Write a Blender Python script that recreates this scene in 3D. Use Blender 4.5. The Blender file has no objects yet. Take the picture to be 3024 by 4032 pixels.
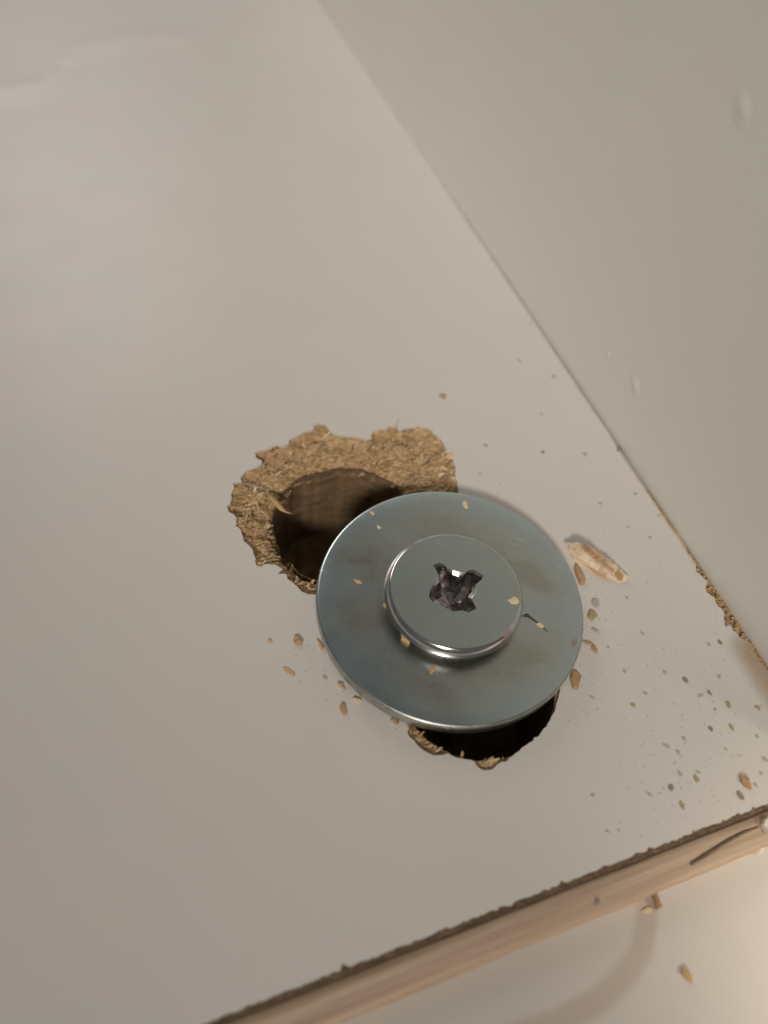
import bpy, bmesh, math, random
import numpy as np
from mathutils import Matrix, Vector
from mathutils.geometry import delaunay_2d_cdt

random.seed(7)
rng = np.random.default_rng(11)
MM = 0.001
scene = bpy.context.scene
col = scene.collection

# ------------------------------------------------------------------ camera
# World: metres. The drilled panel's face is z = 0, its front edge runs along x,
# the corner with the side panel runs along y, the washer's centre is the origin.
F, PX, PY = 3030.0, 1512.0, 2016.0           # a phone's main camera, in photo pixels
EX = np.array([0.93909814, -0.21258473, 0.27000448])
EY = np.array([-0.32996323, -0.77732332, 0.53562367])
EZ = np.array([0.09601536, -0.59209474, -0.80012803])
HGT = 60.6
CAM = np.array([-22.48, -28.82, HGT])


def at(px, py, z=0.0):
    """The point (mm) of the plane at height z that the photo shows at px, py."""
    r = np.array([(px - PX) / F, (py - PY) / F, 1.0])
    d = np.array([r @ EX, r @ EY, r @ EZ])
    return CAM + d * ((z - HGT) / d[2])


def at2(pts, z=0.0):
    return np.array([at(p[0], p[1], z)[:2] for p in pts])


cam_d = bpy.data.cameras.new('camera')
cam = bpy.data.objects.new('camera', cam_d)
col.objects.link(cam)
cam.matrix_world = Matrix((
    (EX[0], -EX[1], -EX[2], CAM[0] * MM),
    (EY[0], -EY[1], -EY[2], CAM[1] * MM),
    (EZ[0], -EZ[1], -EZ[2], CAM[2] * MM),
    (0, 0, 0, 1)))
cam_d.sensor_fit = 'VERTICAL'
cam_d.sensor_height = 24.0
cam_d.sensor_width = 18.0
cam_d.lens = 24.0 * F / 4032.0
cam_d.clip_start = 0.001
cam_d.clip_end = 20.0
cam_d.dof.use_dof = True
cam_d.dof.focus_distance = 0.0692
cam_d.dof.aperture_fstop = 12.5
scene.camera = cam

# ------------------------------------------------------------------ light
scene.view_settings.view_transform = 'Standard'
scene.view_settings.look = 'None'
scene.view_settings.exposure = 0.0
scene.view_settings.gamma = 1.0
scene.render.engine = 'CYCLES'
scene.cycles.max_bounces = 8
scene.cycles.use_denoising = True

world = bpy.data.worlds.new('World')
scene.world = world
world.use_nodes = True
bg = world.node_tree.nodes['Background']
bg.inputs['Color'].default_value = (1.0, 0.93, 0.86, 1)
bg.inputs['Strength'].default_value = 0.11


def area(name, loc, target, size, watts, color):
    ld = bpy.data.lights.new(name, 'AREA')
    ld.shape = 'DISK'
    ld.size = size * MM
    ld.energy = watts
    ld.color = color
    o = bpy.data.objects.new(name, ld)
    col.objects.link(o)
    o.location = Vector(loc) * MM
    d = (Vector(target) - Vector(loc))
    o.rotation_euler = d.to_track_quat('-Z', 'Y').to_euler()
    return o


sd = bpy.data.lights.new('key_spot', 'SPOT')          # unseen key spot at near left, its cone shaped to dim the lower left
sd.energy = 12.5
sd.color = (1.0, 0.905, 0.82)
sd.spot_size = math.radians(17.4)
sd.spot_blend = 1.0
sd.shadow_soft_size = 0.062
so = bpy.data.objects.new('key_spot', sd)
col.objects.link(so)
so.location = Vector((-270, -480, 430)) * MM
so.rotation_euler = (Vector((25, 42, 0)) - Vector((-270, -480, 430))).to_track_quat('-Z', 'Y').to_euler()
area('far_fill', (-40, 235, 130), (12, 50, 8), 120, 0.12, (1.0, 0.95, 0.905))  # added fill, brightens the far end of the panels
cd = bpy.data.lights.new('corner_spot', 'SPOT')      # unseen warm spot beyond the front right corner, cone kept to the lower panel
cd.energy = 1.9
cd.color = (1.0, 0.86, 0.71)
cd.spot_size = math.radians(17)
cd.spot_blend = 1.0
cd.shadow_soft_size = 0.012
co = bpy.data.objects.new('corner_spot', cd)
col.objects.link(co)
co.location = Vector((95, -125, 110)) * MM
co.rotation_euler = (Vector((31, -49, -2)) - Vector((95, -125, 110))).to_track_quat('-Z', 'Y').to_euler()

# ------------------------------------------------------------------ materials


def new_mat(name):
    m = bpy.data.materials.new(name)
    m.use_nodes = True
    nt = m.node_tree
    return m, nt, nt.nodes['Principled BSDF']


def N(nt, typ, **kw):
    n = nt.nodes.new(typ)
    for k, v in kw.items():
        if k in n.inputs:
            n.inputs[k].default_value = v
        else:
            setattr(n, k, v)
    return n


def ramp(nt, stops):
    r = nt.nodes.new('ShaderNodeValToRGB')
    e = r.color_ramp.elements
    while len(e) < len(stops):
        e.new(0.5)
    for el, (p, c) in zip(e, stops):
        el.position = p
        el.color = c if len(c) == 4 else (*c, 1)
    return r


def coords(nt, scale=(1, 1, 1), rot=(0, 0, 0)):
    """Object coordinates in millimetres."""
    tc = nt.nodes.new('ShaderNodeTexCoord')
    out = tc.outputs['Object']
    if any(rot):                             # turn first, then stretch
        rt = nt.nodes.new('ShaderNodeMapping')
        rt.inputs['Rotation'].default_value = rot
        nt.links.new(out, rt.inputs['Vector'])
        out = rt.outputs['Vector']
    mp = nt.nodes.new('ShaderNodeMapping')
    mp.inputs['Scale'].default_value = tuple(s / MM for s in scale)
    nt.links.new(out, mp.inputs['Vector'])
    return mp.outputs['Vector']


def math_node(nt, op, a, b=None, clamp=False):
    n = nt.nodes.new('ShaderNodeMath')
    n.operation = op
    n.use_clamp = clamp
    for i, v in enumerate((a, b)):
        if v is None:
            continue
        if isinstance(v, (int, float)):
            n.inputs[i].default_value = v
        else:
            nt.links.new(v, n.inputs[i])
    return n.outputs[0]


def mix(nt, fac, a, b, mode='MIX'):
    n = nt.nodes.new('ShaderNodeMix')
    n.data_type = 'RGBA'
    n.blend_type = mode
    for sock, v in ((n.inputs[0], fac), (n.inputs[6], a), (n.inputs[7], b)):
        if isinstance(v, (int, float)):
            sock.default_value = v
        elif isinstance(v, tuple):
            sock.default_value = (*v, 1)
        else:
            nt.links.new(v, sock)
    return n.outputs[2]


def bump(nt, height, strength, dist, normal=None):
    b = nt.nodes.new('ShaderNodeBump')
    b.inputs['Strength'].default_value = strength
    b.inputs['Distance'].default_value = dist * MM
    nt.links.new(height, b.inputs['Height'])
    return b.outputs['Normal']


def laminate_mat(name, base, marks=None, rough=0.42):
    m, nt, p = new_mat(name)
    v = coords(nt)
    n1 = N(nt, 'ShaderNodeTexNoise', Scale=0.05, Detail=4.0)
    nt.links.new(v, n1.inputs['Vector'])
    c = mix(nt, n1.outputs['Fac'], tuple(x * 0.955 for x in base), tuple(min(1, x * 1.03) for x in base))
    tint = N(nt, 'ShaderNodeTexNoise', Scale=0.075, Detail=2.0)
    nt.links.new(v, tint.inputs['Vector'])
    c = mix(nt, 1.0, c, mix(nt, tint.outputs['Fac'], (1.0, 0.968, 0.965), (0.968, 1.0, 0.968)), 'MULTIPLY')
    fine = N(nt, 'ShaderNodeTexNoise', Scale=5.0, Detail=3.0)
    nt.links.new(v, fine.inputs['Vector'])
    c = mix(nt, 0.10, c, mix(nt, fine.outputs['Fac'], (0.55, 0.52, 0.48), (1, 1, 1)), 'MULTIPLY')
    if marks:
        c = marks(nt, v, c)
    nt.links.new(c, p.inputs['Base Color'])
    r = N(nt, 'ShaderNodeTexNoise', Scale=0.12, Detail=3.0)
    nt.links.new(v, r.inputs['Vector'])
    nt.links.new(math_node(nt, 'MULTIPLY_ADD', r.outputs['Fac'], 0.12), p.inputs['Roughness'])
    p.inputs['Roughness'].links[0].from_node.inputs[2].default_value = rough - 0.06
    w = N(nt, 'ShaderNodeTexNoise', Scale=0.35, Detail=2.0)
    nt.links.new(v, w.inputs['Vector'])
    nrm = bump(nt, w.outputs['Fac'], 0.05, 0.5)
    nt.links.new(nrm, p.inputs['Normal'])
    return m


def seg_dist(nt, vec, pts):
    """Distance in mm from a polyline, built from nodes."""
    best = None
    for (ax, ay), (bx, by) in zip(pts[:-1], pts[1:]):
        d = np.array([bx - ax, by - ay])
        L2 = float(d @ d)
        sub = N(nt, 'ShaderNodeVectorMath', operation='SUBTRACT')
        nt.links.new(vec, sub.inputs[0])
        sub.inputs[1].default_value = (ax, ay, 0)
        dot = N(nt, 'ShaderNodeVectorMath', operation='DOT_PRODUCT')
        nt.links.new(sub.outputs[0], dot.inputs[0])
        dot.inputs[1].default_value = (d[0] / L2, d[1] / L2, 0)
        t = math_node(nt, 'ADD', dot.outputs['Value'], 0.0, clamp=True)
        sc = N(nt, 'ShaderNodeVectorMath', operation='SCALE')
        sc.inputs[0].default_value = (d[0], d[1], 0)
        nt.links.new(t, sc.inputs['Scale'])
        df = N(nt, 'ShaderNodeVectorMath', operation='SUBTRACT')
        nt.links.new(sub.outputs[0], df.inputs[0])
        nt.links.new(sc.outputs[0], df.inputs[1])
        fl = N(nt, 'ShaderNodeVectorMath', operation='MULTIPLY')
        nt.links.new(df.outputs[0], fl.inputs[0])
        fl.inputs[1].default_value = (1, 1, 0)
        ln = N(nt, 'ShaderNodeVectorMath', operation='LENGTH')
        nt.links.new(fl.outputs[0], ln.inputs[0])
        best = ln.outputs['Value'] if best is None else math_node(nt, 'MINIMUM', best, ln.outputs['Value'])
    return best


def fade(nt, dist, inner, outer):
    mr = nt.nodes.new('ShaderNodeMapRange')
    mr.interpolation_type = 'SMOOTHSTEP'
    mr.inputs['From Min'].default_value = inner
    mr.inputs['From Max'].default_value = outer
    mr.inputs['To Min'].default_value = 1
    mr.inputs['To Max'].default_value = 0
    nt.links.new(dist, mr.inputs['Value'])
    return mr.outputs[0]


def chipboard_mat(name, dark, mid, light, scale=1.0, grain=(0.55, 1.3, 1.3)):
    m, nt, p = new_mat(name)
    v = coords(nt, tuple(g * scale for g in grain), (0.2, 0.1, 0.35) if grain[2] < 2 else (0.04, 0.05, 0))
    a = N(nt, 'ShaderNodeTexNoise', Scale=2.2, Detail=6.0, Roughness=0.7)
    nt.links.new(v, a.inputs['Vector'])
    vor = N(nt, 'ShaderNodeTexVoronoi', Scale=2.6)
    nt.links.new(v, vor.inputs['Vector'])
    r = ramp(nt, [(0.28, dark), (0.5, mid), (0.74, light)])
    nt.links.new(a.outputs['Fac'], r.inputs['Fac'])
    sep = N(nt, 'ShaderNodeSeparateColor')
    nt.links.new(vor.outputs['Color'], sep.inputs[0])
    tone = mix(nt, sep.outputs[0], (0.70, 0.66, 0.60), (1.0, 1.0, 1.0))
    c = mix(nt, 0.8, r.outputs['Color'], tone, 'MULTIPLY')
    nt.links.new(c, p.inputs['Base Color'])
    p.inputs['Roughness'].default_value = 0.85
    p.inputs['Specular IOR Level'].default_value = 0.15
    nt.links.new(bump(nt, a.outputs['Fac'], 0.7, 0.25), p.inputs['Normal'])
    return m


def flat_mat(name, c, rough=0.7, var=0.25, spec=0.25):
    m, nt, p = new_mat(name)
    v = coords(nt, (1, 3, 3))
    a = N(nt, 'ShaderNodeTexNoise', Scale=1.6, Detail=4.0)
    nt.links.new(v, a.inputs['Vector'])
    nt.links.new(mix(nt, a.outputs['Fac'], tuple(x * (1 - var) for x in c), tuple(min(1, x * (1 + var)) for x in c)),
                 p.inputs['Base Color'])
    p.inputs['Roughness'].default_value = rough
    p.inputs['Specular IOR Level'].default_value = spec
    return m


# ------------------------------------------------------------------ helpers


def link(o, parent=None):
    col.objects.link(o)
    if parent is not None:
        o.parent = parent
    return o


def mesh_obj(name, verts, faces, mat, parent=None, smooth=False):
    me = bpy.data.meshes.new(name)
    me.from_pydata([tuple(float(x) * MM for x in v) for v in verts], [], [tuple(int(i) for i in f) for f in faces])
    me.update()
    for mm in (mat if isinstance(mat, list) else [mat]):
        me.materials.append(mm)
    if smooth:
        me.polygons.foreach_set('use_smooth', [True] * len(me.polygons))
    return link(bpy.data.objects.new(name, me), parent)


def empty(name, loc=(0, 0, 0)):
    o = bpy.data.objects.new(name, None)
    o.empty_display_size = 0.005
    o.location = Vector(loc) * MM
    return link(o)


def tag(o, label=None, cat=None, group=None, kind=None):
    for k, v in (('label', label), ('category', cat), ('group', group), ('kind', kind)):
        if v:
            o[k] = v
    return o


def inside(poly, P):
    x, y = P[:, 0], P[:, 1]
    res = np.zeros(len(P), bool)
    n = len(poly)
    for i in range(n):
        x1, y1 = poly[i]
        x2, y2 = poly[(i + 1) % n]
        c = ((y1 > y) != (y2 > y))
        with np.errstate(divide='ignore', invalid='ignore'):
            xi = (x2 - x1) * (y - y1) / (y2 - y1 + 1e-12) + x1
        res ^= c & (x < xi)
    return res


def poly_dist(poly, P, closed=True):
    best = np.full(len(P), 1e9)
    n = len(poly)
    for i in range(n if closed else n - 1):
        a = poly[i]
        d = poly[(i + 1) % n] - a
        t = np.clip(((P - a) @ d) / (d @ d + 1e-12), 0, 1)
        best = np.minimum(best, np.linalg.norm(P - a - t[:, None] * d, axis=1))
    return best


def roughen(pts, step, amp, closed=True):
    """Subdivide an outline and jag it."""
    out = []
    n = len(pts)
    for i in range(n if closed else n - 1):
        a, b = np.array(pts[i]), np.array(pts[(i + 1) % n])
        L = np.linalg.norm(b - a)
        k = max(1, int(L / step))
        nrm = np.array([-(b - a)[1], (b - a)[0]]) / (L + 1e-9)
        for j in range(k):
            q = a + (b - a) * j / k
            out.append(q + (nrm * rng.normal(0, amp) if j else 0))
    if not closed:
        out.append(np.array(pts[-1]))
    return np.array(out)


def cdt(outer, holes, extra):
    """Triangles of a polygon with holes; returns points and faces."""
    V, Ed = [], []
    for loop in [outer] + holes:
        b = len(V)
        V += [tuple(p) for p in loop]
        Ed += [(b + i, b + (i + 1) % len(loop)) for i in range(len(loop))]
    V += [tuple(p) for p in extra]
    r = delaunay_2d_cdt([Vector((float(x), float(y))) for x, y in V], Ed, [], 0, 1e-6)
    P = np.array([(v[0], v[1]) for v in r[0]])
    T = np.array([f for f in r[2] if len(f) == 3])
    C = P[T].mean(1)
    k = inside(outer, C)
    for h in holes:
        k &= ~inside(h, C)
    T = T[k]
    a, b, c = P[T[:, 0]], P[T[:, 1]], P[T[:, 2]]
    neg = ((b - a)[:, 0] * (c - a)[:, 1] - (b - a)[:, 1] * (c - a)[:, 0]) < 0
    T[neg] = T[neg][:, ::-1]
    return P, T


def skirt(P3, T, drop):
    """Add side faces below every open edge of a sheet."""
    cnt = {}
    for t in T:
        for i in range(3):
            e = (t[i], t[(i + 1) % 3])
            cnt[e] = 1
    verts = [tuple(p) for p in P3]
    faces = [tuple(t) for t in T]
    low = {}

    def lo(i, dz):                           # own vertices: the sheet keeps its flat shading
        if (i, dz) not in low:
            low[i, dz] = len(verts)
            p = verts[i]
            verts.append((p[0], p[1], p[2] - dz))
        return low[i, dz]
    for (a, b) in cnt:
        if (b, a) not in cnt:
            faces.append((lo(b, 0), lo(a, 0), lo(a, drop), lo(b, drop)))
    return verts, faces


def circle(c, r, n=96, jag=0.0):
    a = np.linspace(0, 2 * math.pi, n, endpoint=False)
    rr = r + (rng.normal(0, jag, n) if jag else 0)
    return np.c_[c[0] + rr * np.cos(a), c[1] + rr * np.sin(a)]


def lathe(profile, n=128, close_top=False):
    V, Fc = [], []
    for r, z in profile:
        for k in range(n):
            a = 2 * math.pi * k / n
            V.append((r * math.cos(a), r * math.sin(a), z))
    for i in range(len(profile) - 1):
        for k in range(n):
            k2 = (k + 1) % n
            Fc.append((i * n + k, (i + 1) * n + k, (i + 1) * n + k2, i * n + k2))
    return V, Fc


def value_noise(P, s, seed=0):
    """Smooth 2-D noise in 0..1 at cell size s."""
    g = np.random.default_rng(seed).random((256, 256))
    q = P / s + 1000
    i = np.floor(q).astype(int)
    f = q - i
    f = f * f * (3 - 2 * f)
    x0, y0, x1, y1 = i[:, 0] % 256, i[:, 1] % 256, (i[:, 0] + 1) % 256, (i[:, 1] + 1) % 256
    return ((g[x0, y0] * (1 - f[:, 0]) + g[x1, y0] * f[:, 0]) * (1 - f[:, 1])
            + (g[x0, y1] * (1 - f[:, 0]) + g[x1, y1] * f[:, 0]) * f[:, 1])


# ------------------------------------------------------------------ layout
XW = at(2200, 1400)[0]                       # the side panel's face
Y0 = at(2000, 3562)[1]                       # front edge of the drilled panel's laminate
YT = 175.0
XL = -110.0
LAM = 0.30                                   # laminate thickness
ZW0, ZW1 = 0.45, 1.95                        # washer, underside and top
ZH = 4.12                                    # top of the bolt head
RW, RH = 12.0, 6.15
ZLOW = -2.2                                  # lower panel

TORN = [(1243, 2342), (1204, 2336), (1178, 2319), (1158, 2299), (1131, 2279), (1128, 2260), (1095, 2260), (1112, 2240), (1085, 2223),
        (1055, 2220), (1029, 2232), (1012, 2228), (1006, 2200), (992, 2160), (959, 2127), (949, 2087), (926, 2070), (933, 2041),
        (899, 2014), (893, 1994), (909, 1974), (909, 1948), (923, 1921), (916, 1901), (952, 1895), (947, 1878), (969, 1855), (999, 1842),
        (1029, 1828), (1032, 1815), (1006, 1799), (1002, 1782), (1025, 1772), (1055, 1765), (1085, 1752), (1118, 1755), (1138, 1746),
        (1141, 1729), (1171, 1716), (1198, 1699), (1231, 1692), (1234, 1673), (1257, 1664), (1277, 1669), (1291, 1686), (1311, 1706),
        (1364, 1716), (1397, 1716), (1436, 1730), (1463, 1724), (1466, 1702), (1490, 1688), (1523, 1686), (1533, 1673), (1556, 1676),
        (1569, 1692), (1606, 1683), (1649, 1675), (1682, 1682), (1715, 1709), (1742, 1739), (1758, 1765), (1761, 1792), (1781, 1805),
        (1794, 1842), (1794, 1875), (1801, 1908), (1807, 1931), (1812, 1990), (1770, 2090), (1690, 2200), (1560, 2300), (1400, 2370), (1300, 2372)]
torn = roughen(at2(TORN), 0.28, 0.06)
BORE_A = at2([(1362, 2035)])[0]
RA = 7.15
BORE_B = at2([(1876, 2675)])[0]
RB = 6.9
# lower hole: round, with the two nibbled bits of rim the photo shows, open towards the bolt
HB = [(1560, 2790), (1611, 2863), (1604, 2885), (1640, 2930), (1680, 2962), (1706, 2974), (1745, 2972), (1762, 2966), (1799, 2984), (1850, 2991),
      (1868, 2998), (1880, 3018), (1908, 3034), (1936, 3030), (1958, 3010), (1975, 3000), (1995, 2998), (2020, 2975), (2054, 2945),
      (2075, 2932), (2127, 2890), (2165, 2838), (2185, 2800), (2199, 2745), (2206, 2716), (2195, 2650), (2140, 2480), (2000, 2320), (1850, 2250), (1700, 2270),
      (1610, 2360), (1560, 2560)]
holeb = roughen(at2(HB), 0.3, 0.045)

# ------------------------------------------------------------------ materials in use
corner = at2([(3024, 2760), (2990, 2640)])


def panel_marks(nt, v, c):
    line = [tuple(at(x, y)[:2]) for x, y in ((2950, 2560), (3024, 2670), (3110, 2800), (3200, 2930))]  # soft brown blend near the right corner
    d = seg_dist(nt, v, line)
    n = N(nt, 'ShaderNodeTexNoise', Scale=0.9, Detail=5.0)
    nt.links.new(v, n.inputs['Vector'])
    d = math_node(nt, 'ADD', d, math_node(nt, 'MULTIPLY', n.outputs['Fac'], 0.9))
    c = mix(nt, math_node(nt, 'MULTIPLY', fade(nt, d, 0.7, 3.0), 0.75), c, (0.36, 0.25, 0.135))
    seam = [(XW, at(2480, 1780)[1]), (XW, at(2640, 2020)[1]), (XW, at(3024, 2610)[1])]  # tan sawdust stain along the seam
    e = seg_dist(nt, v, seam)
    e = math_node(nt, 'ADD', e, math_node(nt, 'MULTIPLY', n.outputs['Fac'], 0.55))
    return mix(nt, math_node(nt, 'MULTIPLY', fade(nt, e, 0.45, 1.0), 0.75), c, (0.48, 0.35, 0.19))


def low_band(nt, v, c):
    pts = [tuple(at(x, y, ZLOW)[:2]) for x, y in ((2545, 3470), (2548, 3600), (2525, 3740), (2455, 3850), (2350, 3945), (2200, 4025), (2000, 4090))]  # curved brown band blended into the laminate colour
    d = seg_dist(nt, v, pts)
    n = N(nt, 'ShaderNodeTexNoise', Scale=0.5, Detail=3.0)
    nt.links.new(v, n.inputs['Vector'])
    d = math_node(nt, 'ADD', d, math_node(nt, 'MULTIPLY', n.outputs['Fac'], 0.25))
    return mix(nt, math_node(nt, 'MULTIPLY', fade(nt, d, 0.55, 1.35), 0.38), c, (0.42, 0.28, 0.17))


M_LAM = laminate_mat('white_laminate', (0.76, 0.735, 0.70), panel_marks)
M_SIDE = laminate_mat('side_laminate', (0.82, 0.805, 0.765))
M_LOW = laminate_mat('lower_laminate', (0.73, 0.69, 0.64), low_band)
M_CHIP = chipboard_mat('raw_chipboard', (0.34, 0.21, 0.10), (0.66, 0.46, 0.25), (0.84, 0.64, 0.39))
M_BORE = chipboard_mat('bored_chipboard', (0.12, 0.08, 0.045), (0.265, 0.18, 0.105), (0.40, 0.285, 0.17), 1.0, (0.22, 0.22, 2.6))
M_EDGE = chipboard_mat('dark_chipped_edge', (0.11, 0.08, 0.052), (0.25, 0.18, 0.12), (0.40, 0.30, 0.20), 1.6)


def wood_edge_mat():
    m, nt, p = new_mat('pale_wood_edging')
    v = coords(nt, (0.05, 1.6, 1.6))
    a = N(nt, 'ShaderNodeTexNoise', Scale=1.3, Detail=5.0, Roughness=0.55)
    nt.links.new(v, a.inputs['Vector'])
    r = ramp(nt, [(0.3, (0.46, 0.335, 0.23)), (0.52, (0.585, 0.44, 0.315)), (0.72, (0.68, 0.54, 0.395))])
    nt.links.new(a.outputs['Fac'], r.inputs['Fac'])
    nt.links.new(r.outputs['Color'], p.inputs['Base Color'])
    p.inputs['Roughness'].default_value = 0.72
    p.inputs['Specular IOR Level'].default_value = 0.2
    nt.links.new(bump(nt, a.outputs['Fac'], 0.25, 0.2), p.inputs['Normal'])
    return m


M_WOOD = wood_edge_mat()


def zinc_mat(name, stops, rough, scale):
    """Zinc plate: its passivation film drifts from blue to olive, with fine scratches."""
    m, nt, p = new_mat(name)
    p.inputs['Metallic'].default_value = 1.0
    v = coords(nt)
    a = N(nt, 'ShaderNodeTexNoise', Scale=scale, Detail=4.0, Roughness=0.55, Distortion=0.5)
    nt.links.new(coords(nt, (0.6, 1.5, 1), (0, 0, 0.6)), a.inputs['Vector'])
    tc = nt.nodes.new('ShaderNodeTexCoord')
    ln = N(nt, 'ShaderNodeVectorMath', operation='LENGTH')
    fl = N(nt, 'ShaderNodeVectorMath', operation='MULTIPLY')
    nt.links.new(tc.outputs['Object'], fl.inputs[0])
    fl.inputs[1].default_value = (1 / MM, 1 / MM, 0)
    nt.links.new(fl.outputs[0], ln.inputs[0])
    rim = fade(nt, ln.outputs['Value'], RW - 0.2, RW - 3.8)
    fac = math_node(nt, 'ADD', a.outputs['Fac'], math_node(nt, 'MULTIPLY', rim, -0.26 if 'washer' in name else 0.0))
    r = ramp(nt, stops)
    nt.links.new(fac, r.inputs['Fac'])
    # scratches: thin stretched noise, two directions
    c = r.outputs['Color']
    h = None
    for rot, th, off in ((0.82, 0.70, 0.0), (0.95, 0.71, 7.0), (0.45, 0.73, 3.0), (-0.7, 0.74, 5.0)):
        sv = coords(nt, (0.5, 5.0, 1), (0, 0, rot))
        ad = N(nt, 'ShaderNodeVectorMath', operation='ADD')
        nt.links.new(sv, ad.inputs[0])
        ad.inputs[1].default_value = (off, off, off)
        sv = ad.outputs[0]
        s = N(nt, 'ShaderNodeTexNoise', Scale=1.0, Detail=2.0)
        nt.links.new(sv, s.inputs['Vector'])
        sr = ramp(nt, [(th, (0, 0, 0)), (th + 0.04, (1, 1, 1))])
        nt.links.new(s.outputs['Fac'], sr.inputs['Fac'])
        c = mix(nt, math_node(nt, 'MULTIPLY', sr.outputs['Color'], 0.6), c, (0.92, 0.94, 0.92))
        h = sr.outputs['Color'] if h is None else math_node(nt, 'ADD', h, sr.outputs['Color'])
    nt.links.new(c, p.inputs['Base Color'])
    rn = N(nt, 'ShaderNodeTexNoise', Scale=0.35, Detail=3.0)
    nt.links.new(v, rn.inputs['Vector'])
    ma = nt.nodes.new('ShaderNodeMath')
    ma.operation = 'MULTIPLY_ADD'
    nt.links.new(rn.outputs['Fac'], ma.inputs[0])
    ma.inputs[1].default_value = 0.16
    ma.inputs[2].default_value = rough - 0.08
    nt.links.new(ma.outputs[0], p.inputs['Roughness'])
    g = N(nt, 'ShaderNodeTexNoise', Scale=9.0, Detail=2.0)
    nt.links.new(v, g.inputs['Vector'])
    nb = bump(nt, g.outputs['Fac'], 0.06, 0.05)
    nt.links.new(bump(nt, h, 0.15, 0.03, nb), p.inputs['Normal'])
    return m


M_WASH = zinc_mat('washer_zinc', [(0.16, (0.55, 0.665, 0.69)), (0.36, (0.55, 0.63, 0.63)), (0.50, (0.56, 0.60, 0.555)), (0.60, (0.49, 0.505, 0.455)), (0.72, (0.54, 0.575, 0.56))], 0.29, 0.13)
M_HEAD = zinc_mat('bolt_zinc', [(0.3, (0.51, 0.61, 0.60)), (0.7, (0.55, 0.62, 0.59))], 0.36, 0.2)


def bright_zinc():
    m, nt, p = new_mat('bright_zinc_rim')
    p.inputs['Metallic'].default_value = 1.0
    v = coords(nt, (1, 1, 0.2))
    a = N(nt, 'ShaderNodeTexNoise', Scale=0.5, Detail=2.0)
    nt.links.new(v, a.inputs['Vector'])
    r = ramp(nt, [(0.35, (0.55, 0.56, 0.57)), (0.55, (0.66, 0.66, 0.66)), (0.7, (0.52, 0.43, 0.45))])
    nt.links.new(a.outputs['Fac'], r.inputs['Fac'])
    nt.links.new(r.outputs['Color'], p.inputs['Base Color'])
    p.inputs['Roughness'].default_value = 0.16
    return m


M_RIM = bright_zinc()
M_WRIM = zinc_mat('edge_zinc', [(0.3, (0.36, 0.38, 0.37)), (0.7, (0.50, 0.51, 0.47))], 0.36, 0.8)


def recess_mat():
    m, nt, p = new_mat('recess_metal')
    p.inputs['Metallic'].default_value = 1.0
    v = coords(nt)
    a = N(nt, 'ShaderNodeTexNoise', Scale=2.0, Detail=4.0)
    nt.links.new(v, a.inputs['Vector'])
    r = ramp(nt, [(0.35, (0.30, 0.29, 0.28)), (0.5, (0.52, 0.50, 0.485)), (0.72, (0.72, 0.67, 0.67))])
    nt.links.new(a.outputs['Fac'], r.inputs['Fac'])
    nt.links.new(r.outputs['Color'], p.inputs['Base Color'])
    p.inputs['Roughness'].default_value = 0.22
    nt.links.new(bump(nt, a.outputs['Fac'], 0.25, 0.12), p.inputs['Normal'])
    return m


M_REC = recess_mat()

# ------------------------------------------------------------------ drilled panel
panel = empty('drilled_panel', (0, 0, 0))
tag(panel, 'large white laminated chipboard panel with two ragged drilled holes, under the washer', 'panel')

# laminate outline: jagged saw line in front, a torn notch beside the side panel
front = []
x = XL
while x < XW - 0.4:
    n = rng.normal(0, 0.045)
    if rng.random() < 0.035:
        n += rng.uniform(0.10, 0.30)
    front.append((x, Y0 + n))
    x += rng.uniform(0.14, 0.42)
notch = at2([(2678, 2098), (2709, 2177), (2739, 2217), (2741, 2250), (2763, 2268), (2788, 2286), (2777, 2322), (2813, 2355), (2824, 2384),
             (2850, 2409), (2850, 2438), (2879, 2467), (2911, 2507), (2947, 2528), (2965, 2539)])[::-1]


def gap(y):
    return 0.04 + 0.34 * max(0.0, min(1.0, (70 - y) / 75.0))


right = []
y = Y0 + 0.3
while y < YT:
    if notch[0][1] < y < notch[-1][1]:
        right += [tuple(p) for p in roughen(notch, 0.3, 0.06, closed=False)]
        y = notch[-1][1] + 0.35
        continue
    right.append((XW - gap(y) - abs(rng.normal(0, 0.05)), y))
    y += rng.uniform(0.3, 0.7)
outer = np.array(front + right + [(XW - 0.03, YT), (XL, YT)])

# loose points: a fine patch where the film is rippled, at the far left
gx, gy = np.meshgrid(np.arange(XL + 1, XW - 2, 2.2), np.arange(62, YT - 1, 1.6))
patch = np.c_[gx.ravel(), gy.ravel()] + rng.normal(0, 0.1, (gx.size, 2))
P, T = cdt(outer, [torn, holeb], patch)
ripple = at2([(-350, 330), (-150, 380), (0, 385), (100, 382), (210, 350), (290, 250), (350, 205), (470, 185), (600, 160), (760, 170), (900, 165), (1010, 120), (1080, 60)])
dr = poly_dist(ripple, P, closed=False)
Z = 0.0 * dr
# which side of the ripple: beyond it (larger y) the film stands a little higher
yr = np.interp(P[:, 0], ripple[:, 0], ripple[:, 1])
side = np.clip((P[:, 1] - yr) / 4.0, -1, 1)
zone = np.clip((P[:, 1] - 60) / 10, 0, 1) * np.clip((10 - P[:, 0]) / 25, 0, 1)
Z = 0.32 * zone * (0.5 + 0.5 * side) + 0.28 * zone * np.exp(-((P[:, 1] - yr - 1.5) / 2.2) ** 2)
V, Fc = skirt(np.c_[P, Z], T, LAM)
lam = mesh_obj('laminate', V, Fc, M_LAM, panel, smooth=False)
lam.data.polygons.foreach_set('use_smooth', [i < len(T) for i in range(len(Fc))])

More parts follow.
